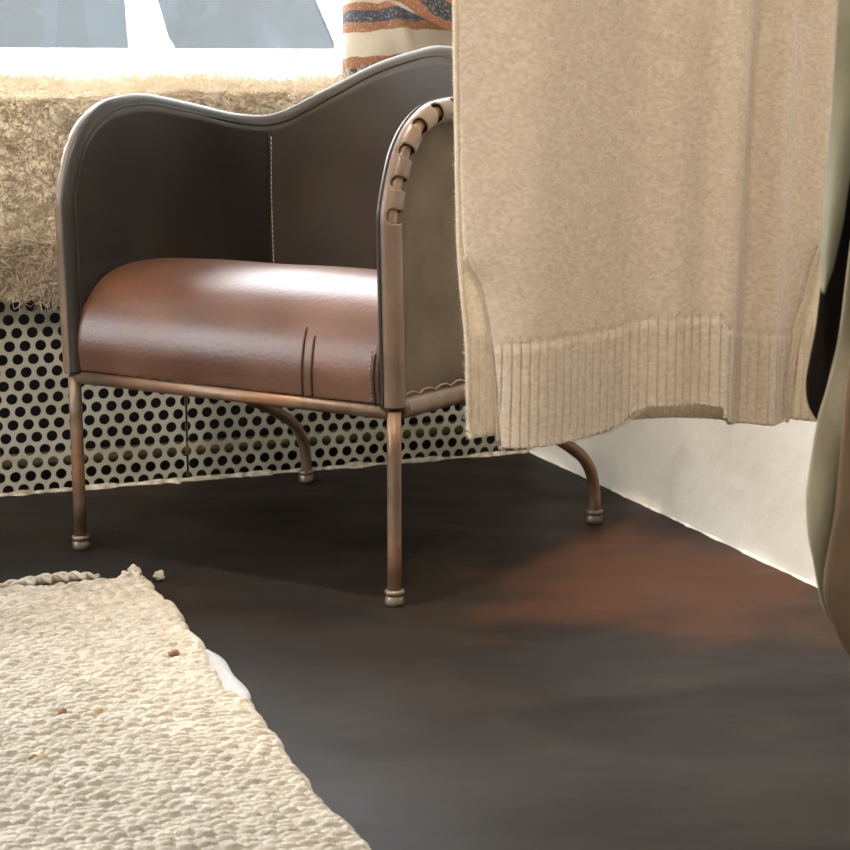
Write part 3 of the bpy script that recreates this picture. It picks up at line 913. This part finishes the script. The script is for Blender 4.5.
# ------------------------------------------------------------------ knitted sweater
def sweater():
    TH = .3; T = Vector((math.cos(TH), math.sin(TH), 0)); D = Vector((math.sin(TH), -math.cos(TH), 0))   # D: towards the room
    Pb = Vector((.0535, 2.08, 0))
    root = empty('knitted_sweater', (Pb.x + T.x * .22, Pb.y + T.y * .22, .32))
    tag(root, 'long beige knitted sweater with ribbed hem, hanging in front of the armchair', 'sweater')
    inv = Matrix.Translation(root.location).inverted()
    ZT = 1.30
    def panel(name, mat, zk, lk, rk, hem_u, hem_z, rib_u, rib_z, folds, depth0, seed, nx, nz, curl=0):
        zz = np.linspace(0, 1, nz) ** .8
        f = np.linspace(0, 1, nx)
        zl = np.array(zk)
        Fx, Tz = np.meshgrid(f, zz)
        # nominal u from the width at this height (two passes: hem height depends on u)
        z = ZT + (.33 - ZT) * Tz
        for _ in range(3):
            ul = pchip(-z.ravel(), [-q for q in zk], lk).reshape(z.shape); ur = pchip(-z.ravel(), [-q for q in zk], rk).reshape(z.shape)
            U = ul + (ur - ul) * Fx
            hem = pchip(U.ravel(), hem_u, hem_z).reshape(z.shape)
            z = ZT + (hem - ZT) * Tz
        ribz = pchip(U.ravel(), rib_u, rib_z).reshape(z.shape)
        # tubular body: edges turn back
        e = np.abs(2 * Fx - 1)
        d = depth0 * np.sqrt(np.clip(1 - e ** 4, 0, 1))
        drape = np.clip((1.25 - z) / .5, 0, 1)
        for (uc, wd, amp, sl) in folds:
            x = (U - uc - sl * (z - .6)) / wd
            d = d + amp * np.exp(-x * x) * drape
        d = d + (vnoise(U * 9 + seed, z * 2.2, seed) - .5) * .014 * drape + (vnoise(U * 60, z * 60, seed + 3) - .5) * .0012
        # ribs
        inside = 1 / (1 + np.exp(-(ribz - z) / .0022))
        nr = 40
        ph = (U - .0) / .0105
        prof = np.abs(np.sin(pi * (ph + .25 * (vnoise(U * 30, z * 5, 8) - .5))))
        prof = np.where(prof > .32, 1.0, prof / .32)
        d = d + inside * (.0040 * prof - .0016) + (1 - inside) * .0006
        ledge = np.exp(-((z - ribz) / .004) ** 2) * -.0016
        d = d + ledge
        # thick rolled hem and edges
        d = d + np.exp(-((z - hem) / .004) ** 2) * .001
        X = Pb.x + T.x * U + D.x * d; Y = Pb.y + T.y * U + D.y * d
        V = np.stack([X, Y, z], -1).reshape(-1, 3)
        o = mesh_obj(name, V, grid_faces(nx, nz)[:, ::-1], mat, root)
        o.matrix_parent_inverse = inv
        so = o.modifiers.new('thick', 'SOLIDIFY'); so.thickness = .0055; so.offset = -1
        return o
    hz = [1.30, 1.26, 1.16, .95, .84, .70, .567, .543, .52, .496, .454, .40, .323]
    lf = [.17, .12, .02, -.012, -.018, -.016, -.012, -.008, .006, .014, .022, .028, .034]
    rf = [.30, .36, .45, .468, .470, .466, .460, .452, .445, .440, .428, .421, .415]
    front = panel('front_panel', M['knit'], hz, lf, rf,
          [-.03, .034, .17, .193, .210, .229, .26, .309, .316, .33, .414, .48], [.322, .322, .334, .343, .354, .3595, .361, .358, .343, .334, .328, .326],
          [-.03, .03, .10, .170, .193, .23, .306, .312, .42, .48], [.440, .443, .450, .4545, .460, .4665, .4675, .454, .440, .438],
          [(.075, .05, .016, 0), (.20, .035, -.010, 0), (.318, .022, .022, .02), (.352, .018, -.012, .02), (.386, .014, .012, .01), (.42, .02, -.006, 0), (.25, .03, .008, 0)], .020, 11, 420, 240)
    lb = [.17, .12, .02, -.012, -.0185, -.0165, -.0135, -.012, -.0105, -.008, -.004, -.002, .000]
    rb = [.30, .36, .45, .470, .474, .474, .472, .471, .471, .471, .470, .470, .470]
    back = panel('back_panel', M['knitb'], hz, lb, rb,
          [-.03, .0, .05, .193, .25, .32, .36, .414, .463, .50], [.332, .332, .333, .340, .3405, .336, .330, .330, .324, .322],
          [-.03, .2, .48], [.452, .455, .448],
          [(.10, .06, -.006, 0), (.34, .05, .006, 0)], -.012, 23, 360, 160)
    tag(back, 'back panel in a backlit tone showing through the side slits')
    # selvedge cords along the two slits of the front panel
    for nm, zkk, ukk in (('slit_edge', hz, lf), ('slit_edge', hz, rf)):
        pts = []
        for z in np.linspace(.548, .328, 60):
            u = float(pchip(-z, [-q for q in zkk], ukk))
            pts.append(Pb + T * u + D * (.007) + Vector((0, 0, z)))
        o = MB().tube(pts, .0028, 8).build(nm, M['knitb'], root); o.matrix_parent_inverse = inv
    # fuzz along outline and hem
    VV = []; FF = []
    def hair(p, d, ln, w):
        b = len(VV); side = d.cross(Vector((0, 1, .3))).normalized()
        c_ = Vector(rng.normal(size=3)) * .35
        for s in range(4):
            ww = w * (1 - .28 * s)
            VV.append(p + side * ww); VV.append(p - side * ww)
            p = p + (d + c_ * s * .5).normalized() * ln / 3
        for s in range(3): FF.append((b + s*2, b + s*2 + 1, b + s*2 + 3, b + s*2 + 2))
    for _ in range(2600):
        z = rng.uniform(.33, .95)
        u = float(pchip(-z, [-q for q in hz], lb)); hair(Pb + T * (u + .001) + D * rng.uniform(-.006, .004) + Vector((0, 0, z)), (-T + Vector(rng.normal(size=3)) * .5).normalized(), rng.uniform(.003, .008), .00022)
    for _ in range(1800):
        u = rng.uniform(.03, .22); z = float(pchip(u, [-.03, .034, .17, .193, .210, .229, .26], [.322, .322, .334, .343, .354, .3595, .361]))
        hair(Pb + T * u + D * .014 + Vector((0, 0, z + .001)), (Vector((0, 0, -1)) + Vector(rng.normal(size=3)) * .5).normalized(), rng.uniform(.003, .007), .00022)
    o = mesh_obj('wool_fuzz', VV, FF, M['knitb'], root); o.matrix_parent_inverse = inv; tag(o, kind='stuff')
sweater()

# ------------------------------------------------------------------ olive coat at the right edge
def coat():
    TH = .3; T = Vector((math.cos(TH), math.sin(TH), 0)); D = Vector((math.sin(TH), -math.cos(TH), 0))
    Pb = Vector((.36, 1.62, 0))
    root = empty('olive_coat', (Pb.x + T.x * .2, Pb.y + T.y * .2, .15))
    tag(root, 'long olive cotton coat with black lining, hanging at right beside the sweater', 'coat')
    inv = Matrix.Translation(root.location).inverted()
    def cloth(name, mat, zs, lk, rk, dfun, nx=60, nz=160, thick=.002):
        z = np.linspace(zs[0], zs[-1], nz); f = np.linspace(0, 1, nx)
        Fx, Z = np.meshgrid(f, z)
        ul = pchip(-Z.ravel(), [-q for q in zs], lk).reshape(Z.shape); ur = pchip(-Z.ravel(), [-q for q in zs], rk).reshape(Z.shape)
        U = ul + (ur - ul) * Fx; d = dfun(U, Z, Fx)
        U = U - .52 * d
        X = Pb.x + T.x * U + D.x * d; Y = Pb.y + T.y * U + D.y * d
        o = mesh_obj(name, np.stack([X, Y, Z], -1).reshape(-1, 3), grid_faces(nx, nz)[:, ::-1], mat, root)
        o.matrix_parent_inverse = inv
        so = o.modifiers.new('thick', 'SOLIDIFY'); so.thickness = thick; so.offset = 0
        return o
    # outer body: its free edge is the outline of the lower half
    zs = [1.28, .90, .80, .70, .628, .573, .526, .477, .448, .41, .378, .345, .319, .274, .222, .16]
    lk = [.10, .060, .050, .034, .0285, .024, .019, .009, .001, -.0045, -.007, -.004, .002, .014, .047, .10]
    rk = [.26] + [.40] * 15
    o = cloth('outer_shell', M['coat'], zs, lk, rk,
          lambda U, Z, F: .022 + .018 * np.sin(np.clip(F * 5, 0, 1) * pi / 2) - .05 * F ** 2 + .010 * np.sin(U * 70 + Z * 3) * np.clip(1 - Z / 1.3, 0, 1) + (vnoise(U * 26, Z * 9, 4) - .5) * .022 + .004 * np.sin(Z * 34 + U * 90), 120, 200)
    # front facing: the pale strip folded back at the top
    zf = [1.28, .90, .821, .738, .698, .651, .628, .60, .585, .573, .566]
    lf = [.05, .003, .002, .002, .000, -.002, -.0025, -.003, -.002, -.001, .0005]
    rf = [.16, .10, .075, .040, .026, .019, .0165, .0115, .0085, .004, .0015]
    cloth('front_facing', M['facing'], zf, lf, rf, lambda U, Z, F: .034 + .012 * np.sin(F * pi) + .004 * np.sin(Z * 40) * F + (vnoise(U * 30, Z * 16, 5) - .5) * .008, 30, 120)
    # black lining inside
    zl = [1.28, .90, .70, .628, .573, .53, .50, .477, .46, .448, .440]
    ll = [.10, .03, .012, .006, .0005, -.003, -.008, -.011, -.009, -.003, .004]
    rl = [.2, .2, .18, .17, .16, .15, .14, .13, .11, .08, .05]
    cloth('lining', M['lining'], zl, ll, rl, lambda U, Z, F: -.006 + .008 * np.sin(F * pi) + (vnoise(U * 20, Z * 10, 6) - .5) * .006, 40, 120)
    # back half of the coat so that it closes
    cloth('back_shell', M['coat'], [1.28, .8, .5, .3, .16], [.10, .05, .05, .05, .09], [.26, .40, .40, .40, .40], lambda U, Z, F: -.05 - .07 * np.sin(F * pi) + .008 * np.sin(U * 50), 60, 60)
    # the brown inner flap that shows to the right of the free edge
    cloth('inner_flap', M['flap'], [.70, .60, .53, .462, .372, .30, .262, .20], [.048, .039, .031, .0265, .022, .0135, .024, .065], [.40] * 8,
          lambda U, Z, F: .050 + .004 * np.sin(np.clip(F * 8, 0, 1) * pi / 2) + (vnoise(U * 16, Z * 8, 15) - .5) * .008, 60, 120)
coat()

# ------------------------------------------------------------------ parked car across the pavement
def car():
    n0 = 4.16
    root = empty('car', W(1.3, n0 + .9, -.15), AW)
    tag(root, 'pale silver car parked outside beyond the shop window', 'car')
    def Lc(a, n, z): return Vector((a - 1.3, n - n0 - .9, z + .15))
    # lower body: rounded section swept along the length
    secs = [(-1.05, .25, .55, .10), (-.95, .18, .70, .03), (-.6, .12, .80, 0), (.2, .12, .845, 0), (2.6, .12, .845, 0), (3.1, .14, .82, 0), (3.4, .2, .70, .05), (3.5, .26, .55, .12)]
    V = []; F = []
    for (a, zb, zt, ins) in secs:
        ring = [(ins + .10, zb), (ins + .03, zb + .06), (ins + .0, zb + .25), (ins + .0, zt - .12), (ins + .015, zt - .03), (ins + .05, zt), (1.75 - ins, zt), (1.785 - ins, zt - .03), (1.8 - ins, zt - .12), (1.8 - ins, zb + .25), (1.77 - ins, zb + .06), (1.7 - ins, zb)]
        V += [Lc(a, n0 + y, z) for y, z in ring]
    k = 12
    for i in range(len(secs) - 1):
        for j in range(k): F.append((i*k+j, i*k+(j+1) % k, (i+1)*k+(j+1) % k, (i+1)*k+j))
    F.append(tuple(range(k))); F.append(tuple(reversed(range((len(secs)-1)*k, len(secs)*k))))
    o = mesh_obj('body', V, F, M['carpaint'], root, smooth=False); bevel_mod(o, .02, 2)
    zb, zt = .838, 1.30
    lean = .18
    def S(a, z, off=0, far=False):
        y = (z - zb) / (zt - zb) * lean
        return Lc(a, n0 + (1.8 - y - off if far else y + off), z)
    def plate(name, poly, mat, th, far=False, off=0):
        n = len(poly)
        V = [S(a, z, off, far) for a, z in poly] + [S(a, z, off + th, far) for a, z in poly]
        F = [tuple(range(n)), tuple(reversed(range(n, 2 * n)))] + [(i, (i+1) % n, n + (i+1) % n, n + i) for i in range(n)]
        return mesh_obj(name, V, F, mat, root, smooth=False)
    for far in (False, True):
        plate('pillar', [(1.150, zb - .03), (1.335, zb - .03), (1.335, .856), (1.315, .89), (1.24, zt), (1.165, zt)], M['carpaint'], .05, far)
        plate('pillar', [(2.036, zb - .03), (2.35, zb - .03), (2.05, zt), (1.90, zt), (2.025, .92), (2.040, .872)], M['carpaint'], .05, far)
        plate('pillar', [(-.15, zb - .03), (.02, zb - .03), (.45, zt), (.33, zt)], M['carpaint'], .05, far)
        plate('side_window', [(0, zb), (1.16, zb), (1.16, zt), (.42, zt)], M['carglass'], .006, far, .015)
        plate('side_window', [(1.28, zb), (2.06, zb), (1.95, zt), (1.24, zt)], M['carglass'], .006, far, .015)
        plate('window_sill_strip', [(-.1, zb - .012), (2.3, zb - .012), (2.3, zb + .006), (-.1, zb + .006)], M['carpaint'], .03, far, -.012)
    plate('door_gap', [(1.212, zb - .03), (1.221, zb - .03), (1.221, zt), (1.212, zt)], M['cartrim'], .008, False, -.003)
    mb = MB()
    mb.box(Lc(1.2, n0 - .004, .775), (3.4, .02, .022)); mb.build('side_moulding', M['cartrim'], root, bevel=.006)
    mb = MB(); mb.box(Lc(1.15, n0 + .9, zt + .02), (1.9, 1.44, .05)); mb.build('roof', M['carpaint'], root, bevel=.02)
    # windscreen and rear screen
    def quad(name, a0, a1):
        V = [Lc(a0, n0 + .08, zb), Lc(a0, n0 + 1.72, zb), Lc(a1, n0 + 1.6, zt), Lc(a1, n0 + .2, zt)]
        V += [v + Vector((.006, 0, .004)) for v in V]
        mesh_obj(name, V, [(0, 1, 2, 3), (7, 6, 5, 4), (0, 4, 5, 1), (1, 5, 6, 2), (2, 6, 7, 3), (3, 7, 4, 0)], M['carglass'], root, smooth=False)
    quad('windscreen', -.10, .38); quad('rear_screen', 2.32, 2.02)
    # seats: backs with headrests
    for (a, y) in ((.72, .42), (.72, 1.2), (1.62, .42), (1.62, 1.2)):
        V = []; mb = MB(); R = Matrix.Rotation(rad(14), 3, 'Y')
        mb.box(Lc(a, n0 + y, .70), (.14, .46, .62), R)
        s = mb.build('car_seat', M['seatcloth'], root, bevel=.05)
        mb = MB(); mb.box(Lc(a + .10, n0 + y, 1.09), (.10, .27, .17), R); mb.build('headrest', M['seatcloth'], s, bevel=.04)
    # wheels
    for a in (-.35, 2.75):
        for y in (.10, 1.70):
            V = []; F = []; n = 36
            pr = [(.0, -.09), (.17, -.09), (.2, -.10), (.30, -.10), (.32, -.07), (.32, .07), (.30, .10), (.0, .10)]
            for r, x in pr:
                for k_ in range(n):
                    q = 2*pi*k_/n; V.append(Lc(a + r*math.cos(q), n0 + y + x, .17 + r*math.sin(q)))
            for i in range(len(pr)-1):
                for k_ in range(n): F.append((i*n+k_, i*n+(k_+1) % n, (i+1)*n+(k_+1) % n, (i+1)*n+k_))
            mesh_obj('wheel', V, F, M['tyre'], root)
car()
mb = MB(); room_box(mb, -24, 24, -24, 30, -.25, -.151)
tag(mb.build('road', M['road'], smooth=False), kind='structure')

# ------------------------------------------------------------------ light
w = bpy.data.worlds.new('sky'); SC.world = w; w.use_nodes = True
N = w.node_tree.nodes; Lk = w.node_tree.links
bg = N['Background']
tc = nnode(N, 'ShaderNodeTexCoord'); sp = nnode(N, 'ShaderNodeSeparateXYZ'); Lk.new(tc.outputs['Generated'], sp.inputs[0])
rp = nnode(N, 'ShaderNodeValToRGB'); rp.color_ramp.elements[0].position = .0; rp.color_ramp.elements[0].color = (.55, .58, .60, 1)
rp.color_ramp.elements[1].position = .35; rp.color_ramp.elements[1].color = (.90, .95, 1.0, 1)
Lk.new(sp.outputs['Z'], rp.inputs['Fac']); Lk.new(rp.outputs['Color'], bg.inputs['Color'])
bg.inputs['Strength'].default_value = 14

def area(name, loc, target, sx, sy, power, col, spread=180):
    l = bpy.data.lights.new(name, 'AREA'); l.shape = 'RECTANGLE'; l.size = sx; l.size_y = sy; l.energy = power; l.color = col; l.spread = rad(spread)
    o = bpy.data.objects.new(name, l); COL.objects.link(o); o.location = loc
    o.rotation_euler = (Vector(target) - Vector(loc)).to_track_quat('-Z', 'Y').to_euler()
    return o
def spot(name, loc, target, power, col, ang, blend=.5, r=.05):
    l = bpy.data.lights.new(name, 'SPOT'); l.energy = power; l.color = col; l.spot_size = rad(ang); l.spot_blend = blend; l.shadow_soft_size = r
    o = bpy.data.objects.new(name, l); COL.objects.link(o); o.location = loc
    o.rotation_euler = (Vector(target) - Vector(loc)).to_track_quat('-Z', 'Y').to_euler()
    return o
# portal in the shop window
pl = area('window_portal', W(-.45, .52, 1.65), W(-.45, -1, 1.65), 3.9, 1.86, 10, (1, 1, 1)); pl.data.cycles.is_portal = True
area('added_ceiling_fill', (-2.1, 1.0, 2.78), (-1.2, 1.6, 0), 1.2, 1.6, 40, (1.0, .92, .80))  # unseen fill added, set far left so the inner arm stays dark
pl2 = area('added_opening_portal', W(A0 - .05, (WN0 + WN1) / 2, (WZ0 + WZ1) / 2), W(0, (WN0 + WN1) / 2, (WZ0 + WZ1) / 2), WN1 - WN0, WZ1 - WZ0, 10, (1, 1, 1)); pl2.data.cycles.is_portal = True  # portal for the added opening in the left wall
spot('unseen_spotlight', (-.28, 2.32, 2.78), (.45, 2.62, .05), 250, (1.0, .84, .65), 52, .9, .06)
spot('unseen_spotlight', (-.15, .15, 2.72), (.26, 2.15, .55), 240, (1.0, .88, .74), 32, .9, .08)  # added fill for the front of the sweater
spot('unseen_spotlight', (-1.25, .7, 2.72), (-.80, 3.1, .36), 230, (1.0, .90, .76), 20, .8, .08)  # added to brighten the front of the throw

# ------------------------------------------------------------------ camera
cd = bpy.data.cameras.new('camera'); cam = bpy.data.objects.new('camera', cd); COL.objects.link(cam)
cam.location = (0, 0, .76); cam.rotation_euler = (rad(90) - math.atan(355 / 1790), 0, 0)
cd.sensor_width = 36; cd.lens = 1790 / 850 * 36; cd.clip_start = .05; cd.clip_end = 100
cd.dof.use_dof = True; cd.dof.focus_distance = 2.6; cd.dof.aperture_fstop = 13
SC.camera = cam
vs = SC.view_settings
SC.display_settings.display_device = 'sRGB'
vs.view_transform = 'Standard'; vs.look = 'None'; vs.gamma = 1; vs.use_curve_mapping = False; vs.exposure = 0.0
